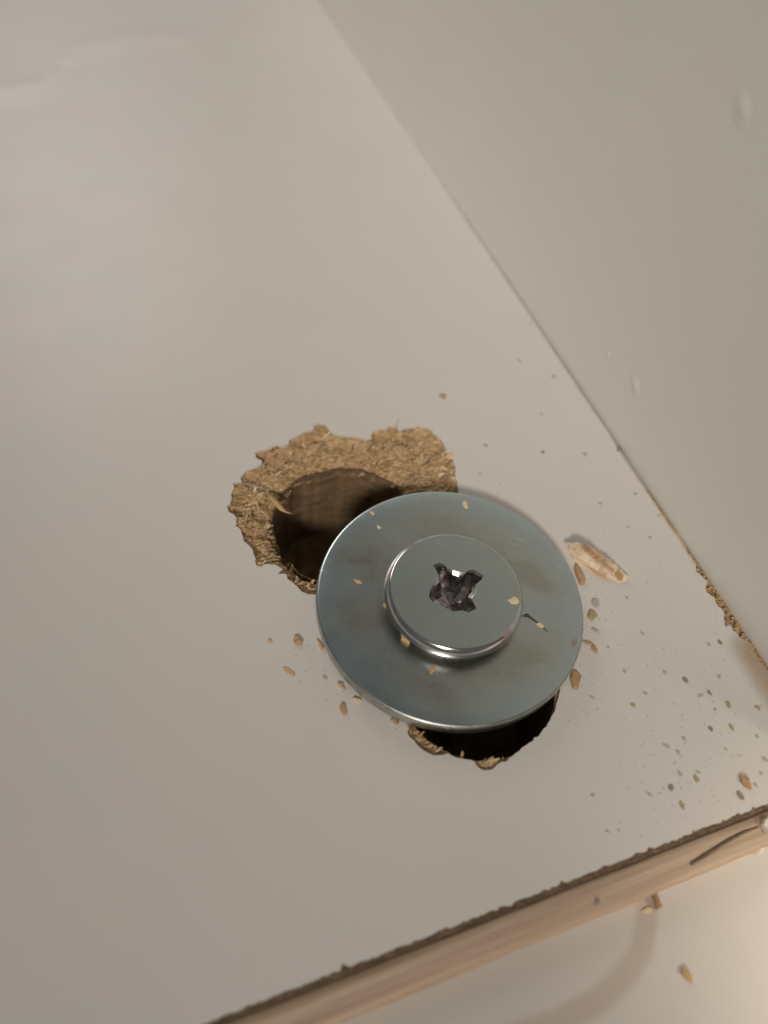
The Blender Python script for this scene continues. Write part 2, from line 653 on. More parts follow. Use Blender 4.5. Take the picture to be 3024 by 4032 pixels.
# chipboard core: its top shows in the torn ring, the notch and the front groove
cb = at2([(1876, 2675)])[0]
bore_a = circle(BORE_A, RA, 150, 0.04)
tj = np.linspace(0, 1, 150, endpoint=False)
wob = sum(a_ * np.sin(2 * math.pi * (k_ * tj + p_)) for k_, a_, p_ in ((3, .10, .1), (5, .09, .45), (8, .08, .7), (13, .06, .2), (21, .05, .55), (34, .04, .9)))
bore_a = BORE_A + (bore_a - BORE_A) * (1 + wob / RA)[:, None]
# keyhole for the bolt: bore B merged with room round the shank
ang = np.linspace(0, 2 * math.pi, 140, endpoint=False)
bb = []
for a in ang:
    d = np.array([math.cos(a), math.sin(a)])
    r1 = RB
    # reach of the shank circle (radius 4.6 about the origin) along this ray
    oc = BORE_B
    b_ = oc @ d
    disc = b_ * b_ - (oc @ oc - 4.2 ** 2)
    r2 = -b_ + math.sqrt(disc) if disc > 0 else 0
    bb.append(oc + d * max(r1, r2))
bore_b = np.array(bb) + rng.normal(0, 0.035, (140, 2))

lo = np.minimum(torn.min(0), holeb.min(0)) - 0.8
hi = np.maximum(torn.max(0), holeb.max(0)) + 0.8
n_in = 26000
cand = rng.uniform(lo, hi, (n_in, 2))
keep = (inside(torn, cand) | (poly_dist(torn, cand) < 0.5)) & ~inside(bore_a, cand) & (poly_dist(bore_a, cand) > 0.06)
keep2 = (inside(holeb, cand) | (poly_dist(holeb, cand) < 0.5)) & ~inside(bore_b, cand) & (poly_dist(bore_b, cand) > 0.06)
extra = cand[keep | keep2][:14000]
strip_pts = np.c_[XW - rng.uniform(0.1, 3.2, 1500), rng.uniform(notch[0][1] - 2, notch[-1][1] + 2, 1500)]
core_out = np.array([(XL + .2, Y0 + 0.42), (XW - 0.12, Y0 + 0.42), (XW - 0.12, YT - 1), (XL + .2, YT - 1)])
P, T = cdt(core_out, [bore_a, bore_b], np.r_[extra, strip_pts])
in_t = inside(torn, P)
in_h = inside(holeb, P)
d_out = np.where(in_t, poly_dist(torn, P), np.where(in_h, poly_dist(holeb, P), 0))
d_a = np.linalg.norm(P - BORE_A, axis=1) - RA
z = np.full(len(P), -LAM - 0.03)
depth = 0.55 * np.clip(d_out / 0.7, 0, 1) + 1.45 * np.clip(1 - d_a / 1.9, 0, 1) ** 2
rough_n = (value_noise(P * [0.8, 1.6], 0.55, 1) - 0.5) * 0.34 + (value_noise(P * [0.7, 2.0], 0.2, 2) - 0.5) * 0.26 + (value_noise(P * [.8, 1.3], 1.2, 3) - 0.5) * 0.9
act = np.where(in_t | in_h, np.clip(d_out / 0.35, 0, 1), 0)
z -= np.where(in_t, depth, 0) + np.where(in_h & ~in_t, 0.06, 0)
act = np.where(in_h & ~in_t, act * 0.35, act)
z += rough_n * act
z = np.minimum(z, -0.12)
nn = (poly_dist(notch, P, closed=False) < 3.5) & (P[:, 0] > XW - 3.3)
z -= np.where(nn, np.abs(value_noise(P, 0.4, 5) - 0.35) * 0.35, 0)
top_n = len(P)
V = [(p[0], p[1], zz) for p, zz in zip(P, z)]
Fc = [tuple(t) for t in T]
core = mesh_obj('chipboard_core', V, Fc, M_CHIP, panel, smooth=False)


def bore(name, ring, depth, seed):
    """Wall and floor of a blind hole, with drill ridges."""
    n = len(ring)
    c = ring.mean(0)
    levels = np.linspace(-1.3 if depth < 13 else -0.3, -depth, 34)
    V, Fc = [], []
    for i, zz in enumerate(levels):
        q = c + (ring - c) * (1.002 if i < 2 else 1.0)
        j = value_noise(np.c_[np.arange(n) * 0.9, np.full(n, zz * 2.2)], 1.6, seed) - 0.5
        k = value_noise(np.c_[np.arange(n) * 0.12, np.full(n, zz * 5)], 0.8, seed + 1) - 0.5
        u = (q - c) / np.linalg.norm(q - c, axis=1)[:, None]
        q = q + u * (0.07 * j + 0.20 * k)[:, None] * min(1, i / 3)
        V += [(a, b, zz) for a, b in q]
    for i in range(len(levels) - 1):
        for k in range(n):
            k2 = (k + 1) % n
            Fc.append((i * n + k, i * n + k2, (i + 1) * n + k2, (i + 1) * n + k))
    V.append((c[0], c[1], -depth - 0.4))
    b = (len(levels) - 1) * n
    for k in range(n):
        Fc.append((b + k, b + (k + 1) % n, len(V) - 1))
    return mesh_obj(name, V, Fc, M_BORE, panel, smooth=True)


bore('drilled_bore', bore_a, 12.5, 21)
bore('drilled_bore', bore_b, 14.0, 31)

# the board below: sides and underside
pr = [(Y0 + 0.42, -LAM - 0.03), (Y0 + 0.42, -0.62), (Y0 - 0.38, -0.70), (Y0 - 0.38, -16.0), (YT - 1, -16.0), (YT - 1, -LAM - 0.03)]
V = [(a, b, c) for a in (XL + .2, XW - 0.12) for b, c in pr]
mesh_obj('board_body', V, [(k, k + 1, k + 7, k + 6) for k in range(5)] + [(5, 4, 3, 2, 1, 0), (6, 7, 8, 9, 10, 11)], M_EDGE, panel)

# flakes standing proud in the torn ring: far too many to pick apart
V, Fc = [], []
ang_b = 0
tries = cand[::-1]
ok = (inside(torn, tries) & (np.linalg.norm(tries - BORE_A, axis=1) > RA + 0.05) & (poly_dist(torn, tries) > 0.10))
ok |= (inside(holeb, tries) & (np.linalg.norm(tries - BORE_B, axis=1) > RB + 0.06) & (np.linalg.norm(tries, axis=1) > 9.5))
zf = None
sel = tries[ok][:4400]
zi = np.empty(len(sel))
for i, q in enumerate(sel):
    dd = ((P - q) ** 2).sum(1)
    zi[i] = z[np.argmin(dd)]
for q, zz in zip(sel, zi):
    L = rng.uniform(0.2, 0.7) * (1.7 if rng.random() < .12 else 1)
    w = rng.uniform(0.05, 0.17)
    t = rng.uniform(0.02, 0.05)
    th = rng.normal(0.1, 0.6)
    tilt = rng.normal(0, 0.28)
    if rng.random() < .06:                   # a few coarse chips and lifted fibres
        L, w, t, tilt = rng.uniform(.7, 1.5), rng.uniform(.16, .36), .06, rng.normal(-.25, .3)
    R = Matrix.Rotation(th, 3, 'Z') @ Matrix.Rotation(tilt, 3, 'Y') @ Matrix.Rotation(rng.normal(0, 0.4), 3, 'X')
    b = len(V)
    for sx, sy in ((-.5, -.2), (-.1, -.5), (.45, -.35), (.5, .25), (.1, .5), (-.4, .35)):
        for sz in (0, 1):
            p = R @ Vector((sx * L * rng.uniform(.8, 1.1), sy * w * rng.uniform(.8, 1.1), sz * t))
            V.append((q[0] + p[0], q[1] + p[1], zz + 0.03 + p[2]))
    Fc.append(tuple(b + 2 * k + 1 for k in range(6)))
    Fc.append(tuple(b + 2 * k for k in range(5, -1, -1)))
    for k in range(6):
        k2 = (k + 1) % 6
        Fc.append((b + 2 * k, b + 2 * k2, b + 2 * k2 + 1, b + 2 * k + 1))


def flake_mat():
    m, nt, p = new_mat('wood_flakes')
    g = nt.nodes.new('ShaderNodeNewGeometry')
    r = ramp(nt, [(0.0, (0.10, 0.06, 0.035)), (0.05, (0.30, 0.19, 0.09)), (0.25, (0.52, 0.35, 0.18)), (0.75, (0.72, 0.52, 0.30)), (1.0, (0.88, 0.72, 0.48))])
    nt.links.new(g.outputs['Random Per Island'], r.inputs['Fac'])
    nt.links.new(r.outputs['Color'], p.inputs['Base Color'])
    p.inputs['Roughness'].default_value = 0.8
    return m


fl = mesh_obj('wood_flakes', V, Fc, flake_mat(), panel)
fl['kind'] = 'stuff'


# a long torn fibre curling over the bore's left rim
def ribbon(name, pts, widths, thick, mat, parent=None):
    pts = [Vector(p) for p in pts]
    V, Fc = [], []
    for i, p in enumerate(pts):
        t = (pts[min(i + 1, len(pts) - 1)] - pts[max(i - 1, 0)]).normalized()
        s = t.cross(Vector((0, 0, 1))).normalized()
        u = s.cross(t).normalized()
        w = widths[i] / 2
        for a, b in ((-w, 0), (0, thick * .9), (w, 0), (0, -thick)):
            V.append(tuple(p + s * a + u * b))
    for i in range(len(pts) - 1):
        for k in range(4):
            k2 = (k + 1) % 4
            Fc.append((i * 4 + k, i * 4 + k2, i * 4 + 4 + k2, i * 4 + 4 + k))
    e = (len(pts) - 1) * 4
    Fc += [(3, 2, 1, 0), (e, e + 1, e + 2, e + 3)]
    return mesh_obj(name, V, Fc, mat, parent, smooth=True)


def at3(px, py, z):
    return tuple(at(px, py, z))


M_TAN = flat_mat('tan_wood', (0.62, 0.42, 0.21))
M_PALE = flat_mat('pale_wood', (0.80, 0.64, 0.40))
M_ORANGE = flat_mat('orange_wood', (0.52, 0.33, 0.185))
M_OLIVE = flat_mat('olive_wood', (0.46, 0.36, 0.19))
M_GREY = flat_mat('grey_dust', (0.50, 0.46, 0.395))
M_DARK = flat_mat('dark_dust', (0.31, 0.275, 0.225))
M_BLACK = flat_mat('dark_dirt', (0.10, 0.085, 0.065))
M_GLUE = flat_mat('clear_glue', (0.80, 0.74, 0.62), rough=0.25, var=0.08, spec=0.5)
ribbon('torn_fibre', [at3(1052, 1945, -.45), at3(1070, 1962, -.3), at3(1092, 1985, -.25), at3(1110, 2005, -.3), at3(1128, 2017, -.4), at3(1145, 2020, -.7), at3(1152, 2024, -1.0)],
       [.35, .6, .72, .5, .2, .2, .14], 0.05, M_TAN, panel)
ribbon('torn_fibre', [at3(955, 1904, -.25), at3(985, 1909, -.22), at3(1015, 1917, -.22), at3(1050, 1932, -.3)], [.12, .18, .16, .1], 0.05, M_GREY, panel)
ribbon('torn_fibre', [at3(1556, 1690, -.25), at3(1562, 1672, .1), at3(1570, 1650, .45)], [.14, .12, .07], 0.04, M_GREY, panel)

# pale splinters of the wood edge strip, its groove and crack
strip = []
xs = np.linspace(XL, XW + 4, 260)


def strip_prof(x):
    j = value_noise(np.array([[x, 3.0]]), 1.6, 9)[0] - .5
    k = value_noise(np.array([[x, 7.0]]), 4.0, 10)[0] - .5
    y1, y2 = Y0 - 0.40 + 0.05 * j, Y0 - 2.75 + 0.16 * k + 0.06 * j
    return [(y1, -2.0), (y1, -0.75), (y1 - 0.18, -0.55), ((y1 + y2) / 2 + .25, -0.52 + 0.05 * k), ((y1 + y2) / 2 - .12, -0.60), ((y1 + y2) / 2 - .3, -0.53),
            (y2 + 0.3, -0.62), (y2, -1.0), (y2 - 0.05, ZLOW + 0.02), (y2 - .05, -6)]


V, Fc = [], []
for x in xs:
    for (yy, zz) in strip_prof(x):
        V.append((x, yy, zz))
m = 10
for i in range(len(xs) - 1):
    for k in range(m - 1):
        Fc.append((i * m + k, i * m + k + 1, (i + 1) * m + k + 1, (i + 1) * m + k))
mesh_obj('wood_edging', V, Fc, M_WOOD, panel, smooth=True)
# dark split running into the edging near the corner
split = [at3(2718, 3404, -.5), at3(2760, 3378, -.48), at3(2815, 3342, -.46), at3(2870, 3308, -.46), at3(2930, 3276, -.46), at3(2985, 3256, -.47)]
ribbon('split_line', split, [.16, .26, .24, .26, .22, .08], 0.02, M_EDGE, panel)

# ------------------------------------------------------------------ side panel
V, Fc = [], []
ys = np.arange(Y0 - 0.3, YT + 1, 1.5)
zs = np.r_[-16.0, np.arange(-0.8, 96.0, 1.5)]


def on_wall(px, py):
    r = np.array([(px - PX) / F, (py - PY) / F, 1.0])
    d = np.array([r @ EX, r @ EY, r @ EZ])
    q = CAM + d * ((XW - CAM[0]) / d[0])
    return q[1], q[2]


nz = len(zs)
for yy in ys:
    for zz in zs:
        w = 0.10 * math.sin(yy * .05 + zz * .03)
        V.append((XW + w * 0.3, yy, zz))
for i in range(len(ys) - 1):
    for k in range(nz - 1):
        Fc.append((i * nz + k, i * nz + k + 1, (i + 1) * nz + k + 1, (i + 1) * nz + k))
nb = len(V)
for yy in (ys[0], ys[-1]):
    for zz in (zs[0], zs[-1]):
        V.append((XW + 16, yy, zz))
i00, i01 = 0, nz - 1
i10, i11 = (len(ys) - 1) * nz, (len(ys) - 1) * nz + nz - 1
Fc += [(nb, nb + 2, nb + 3, nb + 1),
       tuple([nb, nb + 1] + list(range(nz - 1, -1, -1))),
       tuple([nb + 3, nb + 2] + [i10 + k for k in range(nz)]),
       tuple([nb + 1, nb + 3] + [i * nz + nz - 1 for i in range(len(ys) - 1, -1, -1)])]
side_panel = mesh_obj('side_panel', V, Fc, M_SIDE, smooth=False)
side_panel.data.polygons.foreach_set('use_smooth', [i < (len(ys) - 1) * (nz - 1) for i in range(len(Fc))])
tag(side_panel, 'plain white cabinet side panel standing upright on the right of the drilled panel', 'panel')


def blister(px, py, ry, rz, h, rot):
    """A small raised drip on the side panel's face."""
    yc, zc = on_wall(px, py)
    V, Fc = [(XW - h, yc, zc)], []
    n = 20
    for k, (f, hh) in enumerate(((.3, .9), (.55, .62), (.85, .22), (1.15, .05), (1.4, -.05))):
        for j in range(n):
            a = 2 * math.pi * j / n
            u, v = ry * f * math.cos(a), rz * f * math.sin(a)
            V.append((XW - h * hh, yc + u * math.cos(rot) - v * math.sin(rot), zc + u * math.sin(rot) + v * math.cos(rot)))
    for j in range(n):
        Fc.append((0, 1 + (j + 1) % n, 1 + j))
    for k in range(4):
        for j in range(n):
            j2 = (j + 1) % n
            Fc.append((1 + k * n + j, 1 + k * n + j2, 1 + (k + 1) * n + j2, 1 + (k + 1) * n + j))
    return mesh_obj('paint_drip', V, Fc, M_SIDE, side_panel, smooth=True)


blister(2502, 1515, 1.0, .68, 0.17, 0.6)
blister(2925, 425, 1.2, .75, 0.13, 0.5)
blister(2395, 1392, .5, .35, 0.1, 0.4)

# ------------------------------------------------------------------ lower panel
low = empty('lower_panel', (0, 0, 0))
tag(low, 'white panel below the pale wood edging with a curved brown band', 'panel')
gx = np.linspace(XL, XW + 60, 70)
gy = np.linspace(Y0 - 70, Y0 - 2.7, 40)
V, Fc = [], []
for a in gx:
    for b in gy:
        V.append((a, b, ZLOW + 0.04 * math.sin(a * .21 + b * .13)))
for i in range(69):
    for k in range(39):
        Fc.append((i * 40 + k, (i + 1) * 40 + k, (i + 1) * 40 + k + 1, i * 40 + k + 1))
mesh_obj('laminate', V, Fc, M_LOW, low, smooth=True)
xa, xb, ya, yb = XL + .1, XW + 59.9, Y0 - 69.9, Y0 - 2.9
V = [(p, q, zz) for zz in (ZLOW - .08, -16) for p, q in ((xa, ya), (xb, ya), (xb, yb), (xa, yb))]
mesh_obj('chipboard_core', V, [(0, 4, 5, 1), (1, 5, 6, 2), (2, 6, 7, 3), (3, 7, 4, 0), (7, 6, 5, 4), (0, 1, 2, 3)], M_EDGE, low)

# ------------------------------------------------------------------ washer
prof = [(4.3, ZW0), (RW - 0.25, ZW0), (RW - 0.06, ZW0 + .12), (RW, ZW0 + .4), (RW, ZW1 - .30), (RW - 0.05, ZW1 - .12), (RW - 0.16, ZW1 - .02), (RW - .30, ZW1),
        (RW - 1.5, ZW1 + .01), (9, ZW1), (7.5, ZW1), (4.55, ZW1), (4.3, ZW1 - .25), (4.3, ZW0)]
V, Fc = lathe(prof, 160)
washer = mesh_obj('washer', V, Fc, [M_WASH, M_WRIM], smooth=True)
for i, pl in enumerate(washer.data.polygons):
    if i // 160 in (2, 3, 4, 5):
        pl.material_index = 1
tag(washer, 'large flat zinc plated washer lying over both holes under the bolt head', 'washer')
washer.data.set_sharp_from_angle(angle=math.radians(35))

# ------------------------------------------------------------------ bolt
bolt = empty('bolt', (0, 0, ZW1))
tag(bolt, 'zinc plated flat head bolt with a cross recess, seated on the washer', 'bolt')
inv = (0, 0, -ZW1)


def child(name, V, Fc, mat, parent, smooth=True):
    V = [(v[0], v[1], v[2] - ZW1) for v in V]
    return mesh_obj(name, V, Fc, mat, parent, smooth)


hc = at2([(1794, 2331)], ZH)[0]
cross_px = [(600, 445), (668, 418), (700, 432), (735, 470), (790, 492), (850, 506), (910, 512), (955, 485), (1000, 488), (1078, 538), (1060, 578), (1008, 622),
            (1004, 690), (968, 752), (985, 800), (1012, 850), (942, 886), (880, 868), (800, 880), (720, 842), (655, 796), (605, 792), (567, 742), (576, 690),
            (598, 625), (640, 575), (655, 535), (630, 480)]
cross = at2([(1450 + u * .4219, 2050 + v * .4219) for u, v in cross_px], ZH) - hc
cr = np.array(cross)
area2 = sum(cr[i][0] * cr[(i + 1) % len(cr)][1] - cr[(i + 1) % len(cr)][0] * cr[i][1] for i in range(len(cr)))
if area2 < 0:
    cr = cr[::-1]
RT = 5.62
rim = circle((0, 0), RT, 128)
P, T = cdt(rim, [cr], circle((0, 0), 4.2, 48))
V = [(p[0], p[1], ZH) for p in P]
face = child('head_face', V, [tuple(t) for t in T], M_HEAD, bolt, smooth=False)
prof = [(RT, ZH), (RT + .07, ZH - .02), (RT + .2, ZH - .14), (RT + .38, ZH - .42), (RT + .49, ZH - .72), (RH, ZH - .92), (RH - .03, ZH - 1.02), (RH - .12, ZH - 1.10),
        (RH - .5, ZH - 1.13), (RH - 1.1, ZH - 1.16), (RH - 1.35, ZH - 1.5), (RH - 1.35, ZW1 + .02)]
V, Fc = lathe(prof[::-1], 128)
rimo = child('head_rim', V, Fc, [M_RIM, M_REC], bolt)
for i, pl in enumerate(rimo.data.polygons):
    if i // 128 < 4:
        pl.material_index = 1
# recess walls
V, Fc = [], []
# four slots drop steeply; the worn quarters between them slope in
tips = np.array([np.hypot(*q) for q in cr])
arm = np.clip((tips - 1.45) / 0.75, 0, 1)
levels = [(0, 0), (.04, .02), (.38, .25), (.78, 1.2), (1.0, 2.4)]
for f, dz in levels:
    for q, a_ in zip(cr, arm):
        k = 1 - f * ((1 - a_) * .68 + a_ * .20)
        V.append((q[0] * k, q[1] * k, ZH - dz))
n = len(cr)
for i in range(len(levels) - 1):
    for k in range(n):
        k2 = (k + 1) % n
        Fc.append((i * n + k, i * n + k2, (i + 1) * n + k2, (i + 1) * n + k))
V.append((0, 0, ZH - 2.9))
for k in range(n):
    Fc.append(((len(levels) - 1) * n + k, (len(levels) - 1) * n + (k + 1) % n, len(V) - 1))
child('cross_recess', V, Fc, M_REC, bolt, smooth=False)
V, Fc = lathe([(3.9, ZW1 - .0), (3.9, -11.5), (3.5, -12.0), (0.01, -12.0)][::-1], 32)
child('shank', V, Fc, M_RIM, bolt)
bolt.location = Vector((hc[0] * 0.6, hc[1] * 0.6, ZW1)) * MM

# ------------------------------------------------------------------ crumbs and splinters
flake_meshes = {}


def flake(name, px, py, length, width, ang, z0, h, mat, label, cat, group=None, seed=None):
    """One crumb: an uneven chip lying on the plane z0; length and width in photo pixels."""
    r = np.random.default_rng(seed if seed is not None else int(px * 7 + py))
    c = at(px, py, z0)
    a = math.radians(ang)
    u = at(px + math.cos(a) * length / 2, py + math.sin(a) * length / 2, z0) - at(px - math.cos(a) * length / 2, py - math.sin(a) * length / 2, z0)
    v = at(px - math.sin(a) * width / 2, py + math.cos(a) * width / 2, z0) - at(px + math.sin(a) * width / 2, py - math.cos(a) * width / 2, z0)
    n = 7
    V, Fc = [], []
    rad = r.uniform(.55, 1.2, n)
    for f, zz in ((1.0, 0.0), (.97, .55), (.80, .95)):
        for k in range(n):
            t = 2 * math.pi * k / n
            q = (u * math.cos(t) + v * math.sin(t)) * 0.5 * rad[k] * f
            V.append((q[0], q[1], h * zz * r.uniform(.75, 1.15)))
    V.append((0, 0, h * r.uniform(.85, 1.1)))
    for i in range(2):
        for k in range(n):
            k2 = (k + 1) % n
            Fc.append((i * n + k, i * n + k2, (i + 1) * n + k2, (i + 1) * n + k))
    for k in range(n):
        Fc.append((2 * n + k, 2 * n + (k + 1) % n, 3 * n))
    Fc.append(tuple(range(n - 1, -1, -1)))
    o = mesh_obj(name, V, Fc, mat, smooth=False)
    bm = bmesh.new()
    bm.from_mesh(o.data)
    bmesh.ops.recalc_face_normals(bm, faces=bm.faces)
    bm.to_mesh(o.data)
    bm.free()
    o.location = Vector((c[0], c[1], z0 + 0.004)) * MM
    tag(o, label, cat, group)
    return o


ZT = ZW1 + 0.012
CH = 'wood_chip'
GW = 'wood crumbs lying on the washer and bolt head'
flake(CH, 1828, 1987, 46, 24, 75, ZT, .16, M_PALE, 'pale oval wood chip near the far rim of the washer', 'wood chip', GW)
flake(CH, 1464, 2020, 20, 12, 35, ZT, .10, M_PALE, 'tiny pale crumb near the washer rim beside the open hole', 'wood chip', GW)
flake(CH, 1490, 2075, 26, 12, 50, ZT, .10, M_PALE, 'thin pale crumb on the washer, further in from the open hole', 'wood chip', GW)
flake(CH, 1407, 2290, 34, 16, 25, ZT, .12, M_TAN, 'small yellow crumb on the left of the washer', 'wood chip', GW)
flake(CH, 1703, 2635, 46, 26, -55, ZT, .22, M_TAN, 'orange tan block of wood on the washer in front of the bolt head', 'wood chip', GW)
flake(CH, 2129, 2464, 46, 17, 28, ZT, .14, M_PALE, 'pale splinter on the washer right of the bolt head', 'wood chip', GW)
flake(CH, 1592, 2516, 58, 24, 50, ZT, .5, M_TAN, 'tan wood chip wedged against the near left rim of the bolt head', 'wood chip', GW)
flake(CH, 1518, 2385, 22, 14, 40, ZT, .4, M_TAN, 'tiny tan crumb at the left rim of the bolt head', 'wood chip', GW)
flake(CH, 2022, 2364, 44, 30, 20, ZH + .01, .16, M_PALE, 'yellow wood crumb on the flat face of the bolt head', 'wood chip', GW)
flake('dust_speck', 2262, 2528, 20, 36, 20, ZT, .010, M_DARK, 'dark smudge of dirt near the right rim of the washer', 'dirt speck')
ribbon('dark_fibre', [tuple(np.array(at3(x, y, ZT + .06))) for x, y in ((2062, 2424), (2076, 2421), (2092, 2432), (2112, 2446), (2135, 2466), (2158, 2486))],
       [.2, .3, .14, .09, .09, .04], .03, M_BLACK)
tag(bpy.data.objects['dark_fibre'], 'thin dark fibre running from the bolt head towards the right of the washer', 'fibre')

GP = 'wood crumbs on the white panel round the washer'
Z0 = 0.012
flake(CH, 2280, 2268, 92, 34, 62, Z0, .5, M_ORANGE, 'dark orange sliver tucked under the right rim of the washer', 'wood chip', GP)
flake(CH, 2342, 2372, 52, 26, 52, Z0, .22, M_GREY, 'grey brown chip right of the washer, below the big splinter', 'wood chip', GP)
flake(CH, 2331, 2424, 46, 32, 48, Z0, .25, M_OLIVE, 'squarish olive chip right of the washer, below the grey brown one', 'wood chip', GP)
flake(CH, 2345, 2484, 34, 12, 30, Z0, .14, M_GREY, 'narrow grey shred close to the right rim of the washer', 'wood chip', GP)
flake(CH, 2313, 2534, 66, 14, 18, Z0, .18, M_OLIVE, 'thin yellow brown stick touching the right rim of the washer', 'wood chip', GP)
flake(CH, 2340, 2556, 38, 22, 55, Z0, .2, M_ORANGE, 'orange brown crumb at the tip of the thin yellow stick', 'wood chip', GP)
flake(CH, 2268, 2680, 88, 42, 80, Z0, .35, M_ORANGE, 'long orange chip beside the washer above the lower hole', 'wood chip', GP)
flake(CH, 1172, 2524, 54, 36, 25, Z0, .35, M_ORANGE, 'orange brown crumb left of the washer below the torn hole', 'wood chip', GP)
flake(CH, 1062, 2523, 26, 16, 20, Z0, .12, M_TAN, 'small faint tan crumb, furthest left of the washer', 'wood chip', GP)
flake(CH, 1135, 2640, 74, 22, 40, Z0, .08, M_TAN, 'flat pale sliver left of the washer, lower down', 'wood chip', GP)
flake(CH, 1351, 2792, 62, 26, 80, Z0, .3, M_ORANGE, 'upright orange chip below the lower left rim of the washer', 'wood chip', GP)
flake(CH, 1277, 2668, 26, 14, 40, Z0, .1, M_GREY, 'tiny faint grey crumb near the lower left rim of the washer', 'dirt speck', GP)
flake(CH, 1345, 2702, 40, 18, 50, Z0, .22, M_TAN, 'tan crumb touching the lower left rim of the washer', 'wood chip', GP)
flake(CH, 1262, 2545, 60, 14, 68, Z0, .25, M_TAN, 'tan shred tucked along the left rim of the washer', 'wood chip', GP)
flake(CH, 1408, 2757, 36, 20, 30, Z0, .22, M_PALE, 'pale crumb at the lower left rim of the washer, nearer the lower hole', 'wood chip', GP)
flake(CH, 1556, 2842, 42, 20, 35, Z0, .25, M_ORANGE, 'brown crumb between the washer rim and the left end of the lower hole', 'wood chip', GP)
flake(CH, 1742, 1560, 40, 18, 20, Z0, .12, M_OLIVE, 'lone olive chip on the panel above the torn hole', 'wood chip', GP)
flake(CH, 1768, 1797, 36, 24, 20, Z0, .25, M_PALE, 'bright pale chip on the right rim of the torn hole', 'wood chip', GP)
GL = 'wood crumbs on the lower panel'
ZL = ZLOW + .06
flake(CH, 2585, 3560, 64, 28, 70, ZL, .6, M_ORANGE, 'orange brown chip on the lower panel at the top of the brown band', 'wood chip', GL)
flake(CH, 2548, 3585, 44, 24, -20, ZL, .05, M_PALE, 'pale flat chip beside the orange one on the lower panel', 'wood chip', GL)
flake(CH, 2700, 3838, 84, 30, 58, ZL, .3, M_TAN, 'yellow wood chip alone on the lower panel', 'wood chip', GL)
flake('dust_speck', 2350, 3565, 24, 20, 20, -.48, .35, M_GREY, 'dark crumb on the edge of the pale wood edging', 'dirt speck')

# the big splinter: a fibrous wedge, its ridge standing off the panel, its near flank feathering out
A0, A1 = at(2232, 2147, 0.0), at(2462, 2278, 0.0)
SL = float(np.linalg.norm((A1 - A0)[:2]))
sth = math.atan2(A1[1] - A0[1], A1[0] - A0[0])
us = np.linspace(0, 1, 19)
V, Fc = [], []
lanes = [(-1.15, .02), (-.95, .05), (-.75, .12), (-.55, .24), (-.38, .40), (-.22, .56), (-.05, .72), (.10, .86), (.24, 1.0), (.38, .97), (.46, .80), (.42, .5), (.3, .25)]
m_ = len(lanes)
for i, u in enumerate(us):
    w = 1.25 * min(1, (u / .30) ** .8) * (1 - .55 * max(0, (u - .6) / .4) ** 1.6) + .05
    hgt = (2.3 - 1.7 * u) * (0.35 + .65 * min(1, u / .2))
    for k, (a, b) in enumerate(lanes):
        e = rng.normal(0, .05)
        xx = u * SL + (rng.normal(0, .16) if i in (0, len(us) - 1) else rng.normal(0, .03))
        bow = .10 * math.sin(u * 3.1)
        V.append((xx, w * (a + e) + bow - .12 - .30 * hgt * b, max(.015, hgt * b * (1 + rng.normal(0, .07)))))
for i in range(len(us) - 1):
    for k in range(m_):
        k2 = (k + 1) % m_
        Fc.append((i * m_ + k, i * m_ + k2, (i + 1) * m_ + k2, (i + 1) * m_ + k))
Fc += [tuple(range(m_ - 1, -1, -1)), tuple((len(us) - 1) * m_ + k for k in range(m_))]


def splinter_mat():
    m, nt, p = new_mat('splinter_wood')
    v = coords(nt, (0.35, 3.2, 1.0))
    a = N(nt, 'ShaderNodeTexNoise', Scale=1.0, Detail=4.0)
    nt.links.new(v, a.inputs['Vector'])
    r = ramp(nt, [(0.36, (0.56, 0.36, 0.19)), (0.48, (0.80, 0.62, 0.42)), (0.7, (0.92, 0.80, 0.62))])
    nt.links.new(a.outputs['Fac'], r.inputs['Fac'])
    w = coords(nt)
    d = seg_dist(nt, w, [(SL * .2, -.30), (SL * .5, -.42), (SL * .78, -.38)])
    n2 = N(nt, 'ShaderNodeTexNoise', Scale=0.9, Detail=4.0)
    nt.links.new(coords(nt, (.6, 2.2, 1)), n2.inputs['Vector'])
    d = math_node(nt, 'ADD', d, math_node(nt, 'MULTIPLY', n2.outputs['Fac'], 0.3))
    c = mix(nt, math_node(nt, 'MULTIPLY', fade(nt, d, .18, .5), .75), r.outputs['Color'], (0.33, 0.165, 0.075))
    d2 = seg_dist(nt, w, [(SL * .86, -.35), (SL * .93, -.45)])
    c = mix(nt, math_node(nt, 'MULTIPLY', fade(nt, d2, .14, .34), .85), c, (0.36, 0.22, 0.07))
    d3 = seg_dist(nt, w, [(SL * .62, -.85), (SL * .72, -.95)])
    c = mix(nt, math_node(nt, 'MULTIPLY', fade(nt, d3, .1, .3), .5), c, (0.50, 0.28, 0.14))
    nt.links.new(c, p.inputs['Base Color'])
    p.inputs['Roughness'].default_value = 0.6
    nt.links.new(bump(nt, a.outputs['Fac'], .6, .15), p.inputs['Normal'])
    return m


spl = mesh_obj('wood_splinter', V, Fc, splinter_mat(), smooth=False)
bm = bmesh.new()
bm.from_mesh(spl.data)
bmesh.ops.recalc_face_normals(bm, faces=bm.faces)
bm.to_mesh(spl.data)
bm.free()
spl.location = Vector((A0[0], A0[1], 0.006)) * MM
spl.rotation_euler = (0, 0, sth)
tag(spl, 'large pale splinter with a brown streak standing right of the washer', 'splinter')

